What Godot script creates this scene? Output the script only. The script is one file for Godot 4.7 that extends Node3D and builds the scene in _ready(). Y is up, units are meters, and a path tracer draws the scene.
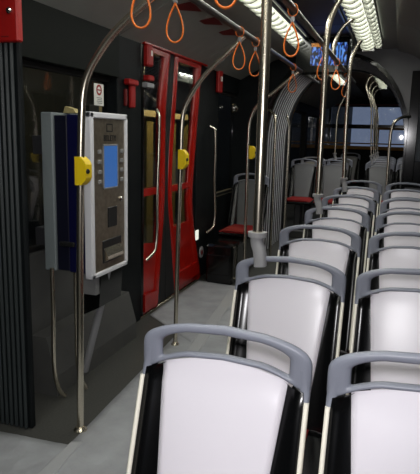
extends Node3D

# ---------------------------------------------------------------- helpers: meshes
const FLAT := 4294967295
var M := {}
var taken := {}

func new_st() -> SurfaceTool:
	var st := SurfaceTool.new()
	st.begin(Mesh.PRIMITIVE_TRIANGLES)
	return st

# a triangle whose front looks away from the point c
func tri(st: SurfaceTool, a: Vector3, b: Vector3, d: Vector3, c: Vector3) -> void:
	var n := (a - d).cross(a - b)
	if n.dot((a + b + d) / 3.0 - c) < 0.0:
		var t := b
		b = d
		d = t
	st.add_vertex(a)
	st.add_vertex(b)
	st.add_vertex(d)

func quad(st: SurfaceTool, a: Vector3, b: Vector3, c: Vector3, d: Vector3, from: Vector3) -> void:
	tri(st, a, b, c, from)
	tri(st, a, c, d, from)

# box with chamfered edges
func box(st: SurfaceTool, at: Vector3, size: Vector3, bevel := 0.004, turn := Basis.IDENTITY) -> void:
	st.set_smooth_group(FLAT)
	var h := size * 0.5
	var b: float = min(bevel, min(h.x, min(h.y, h.z)) * 0.9)
	var p := {}
	for sx in [-1, 1]:
		for sy in [-1, 1]:
			for sz in [-1, 1]:
				var s := Vector3(sx, sy, sz)
				for ax in 3:
					var v := s * (h - Vector3(b, b, b))
					v[ax] = s[ax] * h[ax]
					p[[sx, sy, sz, ax]] = at + turn * v
	for ax in 3:
		var u := (ax + 1) % 3
		var w := (ax + 2) % 3
		for s in [-1, 1]:
			var c := []
			for k in [[-1, -1], [1, -1], [1, 1], [-1, 1]]:
				var key := [0, 0, 0, ax]
				key[ax] = s
				key[u] = k[0]
				key[w] = k[1]
				c.append(p[key])
			quad(st, c[0], c[1], c[2], c[3], at)
		for su in [-1, 1]:
			for sw in [-1, 1]:
				var c := []
				for k in [[-1, u], [-1, w], [1, w], [1, u]]:
					var key := [0, 0, 0, k[1]]
					key[ax] = k[0]
					key[u] = su
					key[w] = sw
					c.append(p[key])
				quad(st, c[0], c[1], c[2], c[3], at)
	for sx in [-1, 1]:
		for sy in [-1, 1]:
			for sz in [-1, 1]:
				tri(st, p[[sx, sy, sz, 0]], p[[sx, sy, sz, 1]], p[[sx, sy, sz, 2]], at)

func span(st: SurfaceTool, lo: Vector3, hi: Vector3, bevel := 0.004) -> void:
	box(st, (lo + hi) * 0.5, (hi - lo).abs(), bevel)

# smooth curve through points
func curve(pts: Array, per := 6) -> PackedVector3Array:
	var out := PackedVector3Array()
	for i in pts.size() - 1:
		var p0: Vector3 = pts[max(i - 1, 0)]
		var p1: Vector3 = pts[i]
		var p2: Vector3 = pts[i + 1]
		var p3: Vector3 = pts[min(i + 2, pts.size() - 1)]
		var far := p1.distance_to(p2)
		var m1 := (p2 - p0).normalized() * far
		var m2 := (p3 - p1).normalized() * far
		for k in per:
			var t := float(k) / per
			out.append(p1 * (2 * t * t * t - 3 * t * t + 1) + m1 * (t * t * t - 2 * t * t + t) + p2 * (-2 * t * t * t + 3 * t * t) + m2 * (t * t * t - t * t))
	out.append(pts[-1])
	return out

# sweep of an elliptic (or boxy) section along a path; a: half width along 'side', b: half thickness
func sweep(st: SurfaceTool, path: PackedVector3Array, a: float, b: float, segs := 10, side := Vector3.ZERO, closed := false, power := 1.0) -> void:
	var rings := []
	var n := path.size()
	var ref := side
	for i in n:
		var before := path[(i - 1 + n) % n] if closed or i > 0 else path[i]
		var after := path[(i + 1) % n] if closed or i < n - 1 else path[i]
		var t := (after - before).normalized()
		if ref == Vector3.ZERO:
			ref = Vector3.RIGHT if abs(t.x) < 0.8 else Vector3.UP
		var u := (ref - t * ref.dot(t)).normalized()
		if side == Vector3.ZERO:
			ref = u
		var w := t.cross(u)
		var ring := PackedVector3Array()
		for k in segs:
			var an := TAU * k / segs
			var cx := cos(an)
			var cy := sin(an)
			cx = sign(cx) * pow(abs(cx), power)
			cy = sign(cy) * pow(abs(cy), power)
			ring.append(path[i] + u * cx * a + w * cy * b)
		rings.append(ring)
	st.set_smooth_group(0)
	for i in (n if closed else n - 1):
		var r: PackedVector3Array = rings[i]
		var q: PackedVector3Array = rings[(i + 1) % n]
		var mid := (path[i] + path[(i + 1) % n]) * 0.5
		for k in segs:
			quad(st, r[k], r[(k + 1) % segs], q[(k + 1) % segs], q[k], mid)
	if not closed:
		st.set_smooth_group(FLAT)
		for e in [[0, 1], [n - 1, n - 2]]:
			var r: PackedVector3Array = rings[e[0]]
			for k in segs:
				tri(st, path[e[0]], r[k], r[(k + 1) % segs], path[e[1]])

func tube(st: SurfaceTool, pts: Array, r: float, per := 6, segs := 12) -> void:
	sweep(st, curve(pts, per) if pts.size() > 2 else PackedVector3Array(pts), r, r, segs)

# polygon (2D outline) swept from 'o' along 'deep'; ux, uy: its axes
func prism(st: SurfaceTool, outline: PackedVector2Array, o: Vector3, ux: Vector3, uy: Vector3, deep: Vector3) -> void:
	st.set_smooth_group(FLAT)
	var idx := Geometry2D.triangulate_polygon(outline)
	var f := PackedVector3Array()
	var mid := Vector2.ZERO
	for p in outline:
		f.append(o + ux * p.x + uy * p.y)
		mid += p
	for i in range(0, idx.size(), 3):
		tri(st, f[idx[i]], f[idx[i + 1]], f[idx[i + 2]], f[idx[i]] + deep)
		tri(st, f[idx[i]] + deep, f[idx[i + 1]] + deep, f[idx[i + 2]] + deep, f[idx[i]])
	var cw := Geometry2D.is_polygon_clockwise(outline)
	var n := outline.size()
	for i in n:
		var j := (i + 1) % n
		var e := outline[j] - outline[i]
		var out2 := Vector2(-e.y, e.x) if cw else Vector2(e.y, -e.x)
		var inside := (f[i] + f[j]) * 0.5 + deep * 0.5 - (ux * out2.x + uy * out2.y)
		quad(st, f[i], f[j], f[j] + deep, f[i] + deep, inside)

# smooth surface over a grid of points; 'behind' is the side it turns its back to
func sheet(st: SurfaceTool, g: Array, away: Vector3) -> void:
	st.set_smooth_group(0)
	for i in g.size() - 1:
		for k in g[i].size() - 1:
			var m: Vector3 = (g[i][k] + g[i + 1][k + 1]) * 0.5
			quad(st, g[i][k], g[i][k + 1], g[i + 1][k + 1], g[i + 1][k], m - away)

# round disc or knob: lathe of [radius, height] pairs along 'axis'
func lathe(st: SurfaceTool, at: Vector3, axis: Vector3, prof: Array, segs := 20) -> void:
	var t := axis.normalized()
	var u := t.cross(Vector3.UP if abs(t.y) < 0.8 else Vector3.RIGHT).normalized()
	var w := t.cross(u)
	st.set_smooth_group(FLAT)
	for i in prof.size() - 1:
		for k in segs:
			var a0 := TAU * k / segs
			var a1 := TAU * (k + 1) / segs
			var d0 := u * cos(a0) + w * sin(a0)
			var d1 := u * cos(a1) + w * sin(a1)
			var c: Vector3 = at + t * ((prof[0][1] + prof[-1][1]) * 0.5)
			var p00: Vector3 = at + t * prof[i][1] + d0 * prof[i][0]
			var p01: Vector3 = at + t * prof[i][1] + d1 * prof[i][0]
			var p10: Vector3 = at + t * prof[i + 1][1] + d0 * prof[i + 1][0]
			var p11: Vector3 = at + t * prof[i + 1][1] + d1 * prof[i + 1][0]
			if prof[i][0] > 0.0:
				tri(st, p00, p01, p11, c)
			if prof[i + 1][0] > 0.0:
				tri(st, p00, p11, p10, c)

# ---------------------------------------------------------------- helpers: nodes
func numbered(called: String) -> String:
	var n: int = taken.get(called, 0)
	taken[called] = n + 1
	return called if n == 0 else "%s_%03d" % [called, n]

func thing(called: String, label: String, category: String, at := Vector3.ZERO, group := "") -> Node3D:
	var o := Node3D.new()
	o.name = numbered(called)
	add_child(o)
	o.position = at
	o.set_meta("label", label)
	o.set_meta("category", category)
	if group != "":
		o.set_meta("group", group)
	return o

func setting(called: String, label := "") -> Node3D:
	var o := Node3D.new()
	o.name = called
	add_child(o)
	o.set_meta("kind", "structure")
	if label != "":
		o.set_meta("label", label)
	return o

func part(called: String, st: SurfaceTool, m: Material, parent: Node, label := "") -> MeshInstance3D:
	st.generate_normals()
	return mesh_part(called, st.commit(), m, parent, label)

func mesh_part(called: String, mesh: Mesh, m: Material, parent: Node, label := "") -> MeshInstance3D:
	var o := MeshInstance3D.new()
	o.name = called
	o.mesh = mesh
	o.material_override = m
	parent.add_child(o, true)
	if label != "":
		o.set_meta("label", label)
	return o

func copy(o: Node3D, at: Vector3, label: String) -> Node3D:
	var base := o.name
	var c: Node3D = o.duplicate()
	c.name = numbered(str(base))
	add_child(c)
	c.position = at
	c.set_meta("label", label)
	return c

# ---------------------------------------------------------------- materials
func mat(c: Color, rough := 0.6, metal := 0.0) -> StandardMaterial3D:
	var m := StandardMaterial3D.new()
	m.albedo_color = c
	m.roughness = rough
	m.metallic = metal
	return m

func noise_tex(seed_n: int, freq: float, lo: Color, hi: Color, normal := false, bump := 4.0, octaves := 4) -> NoiseTexture2D:
	var n := FastNoiseLite.new()
	n.seed = seed_n
	n.frequency = freq
	n.fractal_octaves = octaves
	var t := NoiseTexture2D.new()
	t.width = 256
	t.height = 256
	t.seamless = true
	t.noise = n
	if normal:
		t.as_normal_map = true
		t.bump_strength = bump
	else:
		var g := Gradient.new()
		g.set_color(0, lo)
		g.set_color(1, hi)
		t.color_ramp = g
	return t

func textured(m: StandardMaterial3D, seed_n: int, freq: float, lo: Color, hi: Color, scale: float) -> StandardMaterial3D:
	m.albedo_texture = noise_tex(seed_n, freq, lo, hi)
	m.uv1_triplanar = true
	m.uv1_world_triplanar = true
	m.uv1_scale = Vector3.ONE * scale
	return m

func make_materials() -> void:
	M.white = mat(Color(0.89, 0.875, 0.91), 0.3)
	M.back_grey = mat(Color(0.46, 0.465, 0.475), 0.4)
	M.back_dim = mat(Color(0.38, 0.39, 0.39), 0.5)
	M.black = mat(Color(0.028, 0.03, 0.035), 0.22)
	M.handle = mat(Color(0.50, 0.515, 0.565), 0.42)
	M.ivory = mat(Color(0.96, 0.945, 0.89), 0.35)
	M.cushion = textured(mat(Color(1, 1, 1), 0.9), 11, 0.08, Color(0.45, 0.03, 0.03), Color(0.62, 0.06, 0.05), 8.0)
	M.pedestal = mat(Color(0.2, 0.2, 0.21), 0.5)
	M.steel = mat(Color(0.9, 0.865, 0.79), 0.27, 1.0)
	M.chrome = mat(Color(0.8, 0.79, 0.76), 0.14, 1.0)
	M.brushed = textured(mat(Color(1, 1, 1), 0.4, 0.85), 5, 0.03, Color(0.5, 0.46, 0.4), Color(0.6, 0.56, 0.5), 3.0)
	M.rail = mat(Color(0.3, 0.29, 0.28), 0.35, 0.7)
	M.clamp_grey = mat(Color(0.58, 0.58, 0.59), 0.5)
	M.orange = mat(Color(0.92, 0.47, 0.14), 0.45)
	M.yellow = mat(Color(0.9, 0.77, 0.08), 0.45)
	M.red = textured(mat(Color(1, 1, 1), 0.25), 21, 0.02, Color(0.58, 0.07, 0.035), Color(0.66, 0.09, 0.045), 1.5)
	M.red_dull = mat(Color(0.62, 0.06, 0.05), 0.5)
	M.dark_red = mat(Color(0.42, 0.05, 0.05), 0.5)
	M.floor = textured(mat(Color(1, 1, 1), 0.55), 31, 0.09, Color(0.235, 0.235, 0.225), Color(0.3, 0.3, 0.285), 3.0)
	M.paper = textured(mat(Color(1, 1, 1), 0.85), 41, 0.012, Color(0.57, 0.575, 0.59), Color(0.66, 0.67, 0.685), 1.0)
	M.paper.normal_enabled = true
	M.paper.normal_texture = noise_tex(42, 0.02, Color.BLACK, Color.WHITE, true, 5.0)
	M.paper.normal_scale = 0.6
	M.paper_edge = mat(Color(0.65, 0.655, 0.665), 0.8)
	M.wall_dark = textured(mat(Color(1, 1, 1), 0.5), 51, 0.02, Color(0.07, 0.083, 0.09), Color(0.095, 0.108, 0.113), 1.0)
	M.wall_dark.metallic_specular = 0.25
	M.wall_grey = textured(mat(Color(1, 1, 1), 0.5), 52, 0.02, Color(0.3, 0.3, 0.295), Color(0.34, 0.34, 0.33), 1.0)
	M.gloss_black = mat(Color(0.05, 0.055, 0.055), 0.12)
	M.upper_dark = mat(Color(0.07, 0.085, 0.075), 0.5)
	M.upper_dark.metallic_specular = 0.2
	M.rubber = mat(Color(0.05, 0.05, 0.05), 0.7)
	M.ribbed = mat(Color(0.15, 0.175, 0.18), 0.5)
	M.cove = textured(mat(Color(1, 1, 1), 0.38), 61, 0.015, Color(0.55, 0.555, 0.535), Color(0.61, 0.615, 0.595), 1.0)
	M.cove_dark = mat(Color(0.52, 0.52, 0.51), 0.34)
	M.centre = mat(Color(0.2, 0.17, 0.15), 0.65)
	M.portal = mat(Color(0.45, 0.45, 0.46), 0.4)
	M.bellows = textured(mat(Color(1, 1, 1), 0.45, 0.25), 71, 0.03, Color(0.9, 0.9, 0.92), Color(0.96, 0.96, 0.98), 2.0)
	M.crest = mat(Color(0.3, 0.3, 0.31), 0.4, 0.4)
	M.shell = mat(Color(0.3, 0.3, 0.3), 0.7)
	M.blue = mat(Color(0.045, 0.05, 0.21), 0.35)
	M.machine_grey = mat(Color(0.46, 0.49, 0.5), 0.45)
	M.machine_dark = mat(Color(0.06, 0.065, 0.13), 0.4)
	M.machine_white = mat(Color(0.86, 0.86, 0.88), 0.4)
	M.ink = mat(Color(0.08, 0.08, 0.08), 0.5)
	M.white_mark = mat(Color(0.93, 0.93, 0.9), 0.5)
	M.card = mat(Color(0.72, 0.66, 0.46), 0.8)
	M.louvre = mat(Color(0.6, 0.61, 0.56), 0.5)
	M.fitting = mat(Color(0.5, 0.5, 0.5), 0.4)
	M.beige = mat(Color(0.78, 0.74, 0.58), 0.6)
	M.olive = mat(Color(0.5, 0.46, 0.27), 0.7)
	M.wood = mat(Color(0.78, 0.56, 0.24), 0.6)
	M.outside_dark = mat(Color(0.12, 0.14, 0.12), 0.8)
	var g := mat(Color(0.05, 0.06, 0.055, 0.3), 0.04)
	g.transparency = BaseMaterial3D.TRANSPARENCY_ALPHA
	M.glass = g
	var gc := mat(Color(0.6, 0.65, 0.7, 0.12), 0.03)
	gc.transparency = BaseMaterial3D.TRANSPARENCY_ALPHA
	M.clear_glass = gc
	var em := mat(Color(0.9, 0.92, 0.86), 0.5)
	em.emission_enabled = true
	em.emission = Color(0.98, 1.0, 0.9)
	em.emission_energy_multiplier = 1.0
	M.glow = em
	var sc := mat(Color(0.1, 0.2, 0.35), 0.3)
	sc.emission_enabled = true
	sc.emission = Color(0.22, 0.40, 0.66)
	sc.emission_energy_multiplier = 0.7
	M.machine_screen = sc

# ---------------------------------------------------------------- the seat
const SEAT_HALF := 0.21

func back_z(y: float) -> float:          # how far the backrest leans forward below its shoulder
	return max(0.0, 0.90 - y) * 0.34

func make_seat(on_pedestal: bool, panel_mat: Material, trim_mat: Material, cushion_half: float) -> Node3D:
	var t := Node3D.new()
	# black shell: front and rear skins joined
	var st := new_st()
	for face in [0, 1]:
		var g := []
		for i in 15:
			var y: float = lerp(0.44, 0.945, i / 14.0)
			var row := []
			for k in 17:
				var u := -1.0 + k / 8.0
				var hw: float = SEAT_HALF - 0.012 - (0.03 * smoothstep(0.9, 0.945, y))
				var x := u * hw
				var wing: float = 0.022 * pow(max(0.0, abs(u) - 0.7) / 0.3, 2.0)
				var yy := y
				if i == 14:
					yy = 0.918 + 0.03 * (1.0 - u * u)
				if face == 1:
					yy -= 0.04 * smoothstep(0.8, 0.945, y)
				row.append(Vector3(x, yy, back_z(yy) + wing - (0.0 if face == 0 else 0.03 + 0.02 * (1.0 - u * u))))
			g.append(row)
		sheet(st, g, Vector3(0, 0, 1) if face == 0 else Vector3(0, 0, -1))
		if face == 0:
			continue
	for side in [-1.0, 1.0]:
		var g := []
		for i in 15:
			var y: float = lerp(0.44, 0.945, i / 14.0)
			var hw: float = SEAT_HALF - 0.012 - (0.03 * smoothstep(0.9, 0.945, y))
			if i == 14:
				y = 0.918
			g.append([Vector3(side * hw, y, back_z(y) + 0.022), Vector3(side * hw, y, back_z(y) + 0.022 - 0.03)])
		sheet(st, g, Vector3(side, 0, 0))
	part("back_shell", st, M.black, t)
	# the pale insert, a shallow cushion-shaped panel
	st = new_st()
	var g2 := []
	for i in 21:
		var v := i / 20.0
		var row := []
		for k in 21:
			var u := -1.0 + k / 10.0
			var y: float = lerp(0.455, 0.925 + 0.030 * (1.0 - u * u), v)
			var hw: float = lerp(0.110, 0.156, v)
			var edge: float = pow(abs(u), 8.0)
			var roll: float = 0.012 * pow(smoothstep(0.85, 1.0, v), 2.0)
			row.append(Vector3(u * hw, y, back_z(y) + 0.021 - 0.004 * edge - roll + 0.004 * (1.0 - u * u)))
		g2.append(row)
	sheet(st, g2, Vector3(0, 0, 1))
	for side in [0, 20]:
		var rim := []
		for i in 21:
			var p: Vector3 = g2[i][side]
			rim.append([p, p + Vector3(0, 0, -0.016)])
		sheet(st, rim, Vector3(-1 if side == 0 else 1, 0, 0))
	part("back_panel", st, panel_mat, t)
	# grab handle: a ring with rounded section, and two short shoulders
	st = new_st()
	var outer := PackedVector2Array()
	var inner := PackedVector2Array()
	var n := 64
	for i in n:
		var a := TAU * i / n
		var c := cos(a)
		var s := sin(a)
		var ex := 0.36
		var ux: float = sign(c) * pow(abs(c), ex)
		var uy: float = sign(s) * pow(abs(s), ex)
		var ox := ux * SEAT_HALF
		var oy_top := 1.002 + 0.035 * (1.0 - ux * ux)
		var oy_low := 0.884 + 0.068 * (1.0 - pow(abs(ux), 3.0))
		outer.append(Vector2(ox, lerp(oy_low, oy_top, uy * 0.5 + 0.5)))
		var iy_top := 0.988 + 0.026 * (1.0 - ux * ux)
		var iy_low := 0.934 + 0.031 * (1.0 - ux * ux)
		var vx: float = sign(c) * pow(abs(c), 0.24)
		var vy: float = sign(s) * pow(abs(s), 0.24)
		inner.append(Vector2(vx * 0.158, lerp(iy_low, iy_top, vy * 0.5 + 0.5)))
	st.set_smooth_group(0)
	var sect := 10
	for i in n:
		var j := (i + 1) % n
		for k in sect:
			var q := []
			for e in [[i, k], [i, k + 1], [j, k + 1], [j, k]]:
				var an: float = TAU * e[1] / sect
				var mid := (outer[e[0]] + inner[e[0]]) * 0.5
				var half := (outer[e[0]] - inner[e[0]]) * 0.5
				var p: Vector2 = mid + half * sign(cos(an)) * pow(abs(cos(an)), 0.7)
				q.append(Vector3(p.x, p.y, 0.004 + sign(sin(an)) * pow(abs(sin(an)), 0.7) * 0.0115))
			var m2 := (outer[i] + inner[i] + outer[j] + inner[j]) * 0.25
			quad(st, q[0], q[1], q[2], q[3], Vector3(m2.x, m2.y, 0.004))
	for side in [-1.0, 1.0]:
		sweep(st, PackedVector3Array([Vector3(side * 0.196, 0.882, 0.012), Vector3(side * 0.1965, 0.905, 0.006), Vector3(side * 0.193, 0.93, 0.004), Vector3(side * 0.19, 0.96, 0.004)]), 0.0125, 0.0118, 10, Vector3.RIGHT, false, 0.7)
	part("grab_handle", st, M.handle, t)
	# pale edge trims down both sides
	for side in [-1.0, 1.0]:
		st = new_st()
		var path := PackedVector3Array()
		for i in 9:
			var y: float = lerp(0.888, 0.45, i / 8.0)
			path.append(Vector3(side * 0.203, y, back_z(y) + 0.016))
		sweep(st, path, 0.0062, 0.013, 8, Vector3.RIGHT, false, 0.7)
		part("side_trim", st, trim_mat, t)
	# cushion, pan, pedestal
	st = new_st()
	var gc := []
	for i in 13:
		var v := i / 12.0
		var row := []
		for k in 13:
			var u := -1.0 + k / 6.0
			var drop: float = 0.05 * pow(abs(u), 8.0) + 0.05 * pow(max(0.0, v * 1.15 - 0.3), 8.0)
			row.append(Vector3(u * cushion_half, 0.462 - drop, lerp(0.13, 0.56, v)))
		gc.append(row)
	sheet(st, gc, Vector3.UP)
	span(st, Vector3(-cushion_half + 0.001, 0.425, 0.13), Vector3(cushion_half - 0.001, 0.44, 0.555), 0.004)
	part("seat_cushion", st, M.cushion, t)
	st = new_st()
	span(st, Vector3(-0.205, 0.385, 0.10), Vector3(0.205, 0.428, 0.57), 0.015)
	part("seat_pan", st, M.black, t)
	if on_pedestal:
		st = new_st()
		span(st, Vector3(-0.05, 0.0, 0.25), Vector3(0.05, 0.39, 0.42), 0.015)
		span(st, Vector3(-0.14, 0.0, 0.18), Vector3(0.14, 0.012, 0.48), 0.004)
		part("pedestal", st, M.pedestal, t)
	return t

func put_seat(proto: Node3D, at: Vector3, label: String, group: String) -> Node3D:
	var c: Node3D = proto.duplicate()
	c.name = numbered("bus_seat")
	add_child(c)
	c.position = at
	c.set_meta("label", label)
	c.set_meta("category", "seat")
	c.set_meta("group", group)
	return c

# ---------------------------------------------------------------- poles, straps
func stop_button(o: Node3D, at: Vector3) -> void:
	var st := new_st()
	var out := PackedVector2Array([Vector2(-0.012, -0.064), Vector2(0.018, -0.064), Vector2(0.038, -0.046), Vector2(0.046, -0.03), Vector2(0.046, 0.03), Vector2(0.038, 0.046), Vector2(0.018, 0.064), Vector2(-0.012, 0.064)])
	prism(st, out, at + Vector3(0, 0, -0.026), Vector3.RIGHT, Vector3.UP, Vector3(0, 0, 0.052))
	var b := part("stop_button", st, M.yellow, o, "yellow stop button housing")
	st = new_st()
	lathe(st, at + Vector3(0.042, 0, 0.012), Vector3(1, 0, 0.3), [[0.011, 0.0], [0.011, 0.009], [0.008, 0.012], [0.0, 0.012]], 14)
	part("push_button", st, M.ink, b, "black push button")

func pole(label: String, pts: Array, r: float, m: Material, group: String, foot := true) -> Node3D:
	var o := thing("grab_pole", label, "pole", pts[0], group)
	var rel := []
	for p in pts:
		rel.append(p - pts[0])
	var st := new_st()
	tube(st, rel, r, 6, 14)
	part("tube", st, m, o)
	if foot:
		st = new_st()
		lathe(st, Vector3(0, 0.0, 0), Vector3.UP, [[0.0, 0.0], [r * 2.0, 0.0], [r * 2.0, 0.008], [r * 1.3, 0.022], [0.0, 0.022]], 16)
		part("floor_flange", st, M.steel, o)
	return o

func seat_pole(label: String, at: Vector3, top: Array, r: float, group: String) -> Node3D:
	var pts := [at]
	for p in top:
		pts.append(p)
	var o := pole(label, pts, r, M.steel, group, false)
	# grey socket that steps from the pole down onto the seat's handle
	var st := new_st()
	sweep(st, curve([Vector3(0, 0.02, 0), Vector3(0, -0.01, 0), Vector3(0.012, -0.045, 0.004), Vector3(0.018, -0.1, 0.006)], 4), r + 0.005, r + 0.006, 12, Vector3.RIGHT, false, 0.7)
	lathe(st, Vector3(0, 0.0, 0), Vector3.UP, [[r, 0.03], [r + 0.017, 0.03], [r + 0.017, 0.012], [r, 0.012]], 16)
	part("handle_socket", st, M.clamp_grey, o, "grey plastic socket")
	return o

func strap(label: String, at: Vector3, turn: float, length: float, wide: float, group: String) -> Node3D:
	# at: the rail's middle; a loop hangs below it
	var o := thing("hanging_strap", label, "strap", at, group)
	o.rotation.y = turn
	var st := new_st()
	var ring := PackedVector3Array()
	for i in 14:
		var a := TAU * i / 14
		ring.append(Vector3(sin(a) * 0.024, cos(a) * 0.030 - 0.008, 0))
	sweep(st, ring, 0.010, 0.0025, 6, Vector3(0, 0, 1), true)
	part("rail_band", st, M.orange, o)
	st = new_st()
	box(st, Vector3(0, -0.052, 0), Vector3(0.02, 0.028, 0.022), 0.004)
	part("clip", st, M.clamp_grey, o)
	st = new_st()
	var top := -0.064
	var bot := -length
	var loop := PackedVector3Array()
	for i in 32:
		var a := TAU * i / 32
		var v := 0.5 - 0.5 * cos(a)
		var w: float = sin(a) * wide * pow(v, 0.62) * 1.05
		loop.append(Vector3(w, lerp(top, bot, v), 0))
	sweep(st, loop, 0.0115, 0.0042, 8, Vector3(0, 0, 1), true)
	part("loop", st, M.orange, o)
	return o

# ---------------------------------------------------------------- ceiling light strip
func light_strip(label: String, x0: float, x1: float, z0: float, z1: float, y: float, power: float) -> void:
	var o := thing("ceiling_light", label, "light", Vector3((x0 + x1) * 0.5, y, (z0 + z1) * 0.5), "louvred ceiling light strips")
	var w := x1 - x0
	var l: float = abs(z1 - z0)
	var st := new_st()
	span(st, Vector3(-w / 2 - 0.012, -0.004, -l / 2), Vector3(-w / 2, 0.03, l / 2), 0.003)
	span(st, Vector3(w / 2, -0.004, -l / 2), Vector3(w / 2 + 0.012, 0.03, l / 2), 0.003)
	part("side_rail", st, M.fitting, o)
	st = new_st()
	span(st, Vector3(-w / 2, 0.012, -l / 2), Vector3(w / 2, 0.024, l / 2), 0.001)
	part("diffuser", st, M.glow, o)
	for s in [-1.0, 1.0]:
		st = new_st()
		span(st, Vector3(-w / 2, -0.04, s * l / 2 - 0.02), Vector3(w / 2, 0.03, s * l / 2 + 0.02), 0.004)
		part("end_cap", st, M.fitting, o)
	st = new_st()
	var path := PackedVector3Array()
	for i in 9:
		var u := -1.0 + i / 4.0
		path.append(Vector3(u * w / 2, -0.020 - 0.030 * (1.0 - u * u), 0))
	sweep(st, path, 0.014, 0.004, 6, Vector3.UP, false, 0.6)
	st.generate_normals()
	var fin := st.commit()
	var step := 0.155
	var count := int((l - 0.06) / step)
	for i in count:
		var f := mesh_part("louvre", fin, M.louvre, o)
		f.position = Vector3(0, 0, l / 2 - 0.06 - i * step)
		f.rotation.x = 0.25
	var a := AreaLight3D.new()
	a.name = "lamp"
	a.area_size = Vector2(w * 0.96, l * 0.98)
	a.light_energy = power
	a.light_color = Color(1.0, 1.0, 0.97)
	a.area_range = 30.0
	a.shadow_enabled = true
	o.add_child(a)
	a.position = Vector3(0, 0.008, 0)
	a.rotation.x = -PI / 2

# ================================================================ scene
func _ready() -> void:
	# camera
	var cam := Camera3D.new()
	cam.name = "camera"
	add_child(cam)
	cam.position = Vector3(0, 1.48, 0)
	var yaw := 0.3258
	var pitch := 0.1852
	var roll := 0.025
	cam.basis = Basis(Vector3.UP, yaw) * Basis(Vector3.RIGHT, -pitch) * Basis(Vector3(0, 0, 1), roll)
	cam.fov = rad_to_deg(2.0 * atan(237.0 / 549.4))
	cam.near = 0.05
	cam.far = 100.0
	cam.current = true
	# environment: the dim blue evening outside the windows
	var env := Environment.new()
	env.background_mode = Environment.BG_COLOR
	env.background_color = Color(0.41, 0.46, 0.56)
	env.background_energy_multiplier = 1.0
	env.tonemap_mode = Environment.TONE_MAPPER_LINEAR
	env.tonemap_exposure = 1.0
	env.sdfgi_enabled = true
	env.ssao_enabled = true
	env.ssil_enabled = true
	var we := WorldEnvironment.new()
	we.name = "environment"
	we.environment = env
	add_child(we)
	# the camera's flash, just above the lens
	var flash := SpotLight3D.new()
	flash.name = "camera_flash"
	add_child(flash)
	flash.position = Vector3(0.0, 1.55, 0.0)
	flash.basis = cam.basis
	flash.light_energy = 1.45
	flash.light_color = Color(1.0, 0.99, 1.0)
	flash.light_size = 0.03
	flash.spot_angle = 42.0
	flash.spot_angle_attenuation = 0.6
	flash.spot_range = 40.0
	flash.spot_attenuation = 2.0
	flash.shadow_enabled = true
	make_materials()
	build_lights()
	build_shell()
	build_doors()
	build_articulation()
	build_outside()
	build_seats()
	build_poles()
	build_machine()
	build_fittings()

func build_lights() -> void:
	light_strip("wide louvred ceiling light above the paired white seats", -0.455, -0.33, 1.5, -6.05, 2.385, 2.7)
	light_strip("narrow louvred ceiling light beside the wide one, nearest the right-hand cove", -0.305, -0.255, 1.5, -5.85, 2.38, 1.0)
	light_strip("louvred ceiling light on the door side, behind the big pole", -1.09, -0.95, 1.5, -6.15, 2.385, 3.1)
	light_strip("wide louvred ceiling light beyond the articulation arch", -0.44, -0.32, -8.1, -10.6, 2.385, 1.1)
	light_strip("narrow louvred ceiling light beyond the arch, right of the wide one", -0.27, -0.22, -8.1, -10.2, 2.38, 0.5)
	light_strip("short louvred ceiling light under the arch, beyond the monitor", -0.92, -0.84, -6.95, -8.5, 2.27, 0.95)  # strip moved forward under the arch so that it lights the bellows

# ---------------------------------------------------------------- shell
func wall_piece(parent: Node, called: String, lo: Vector3, hi: Vector3, m: Material, bevel := 0.004) -> MeshInstance3D:
	var st := new_st()
	span(st, lo, hi, bevel)
	return part(called, st, m, parent)

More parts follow.
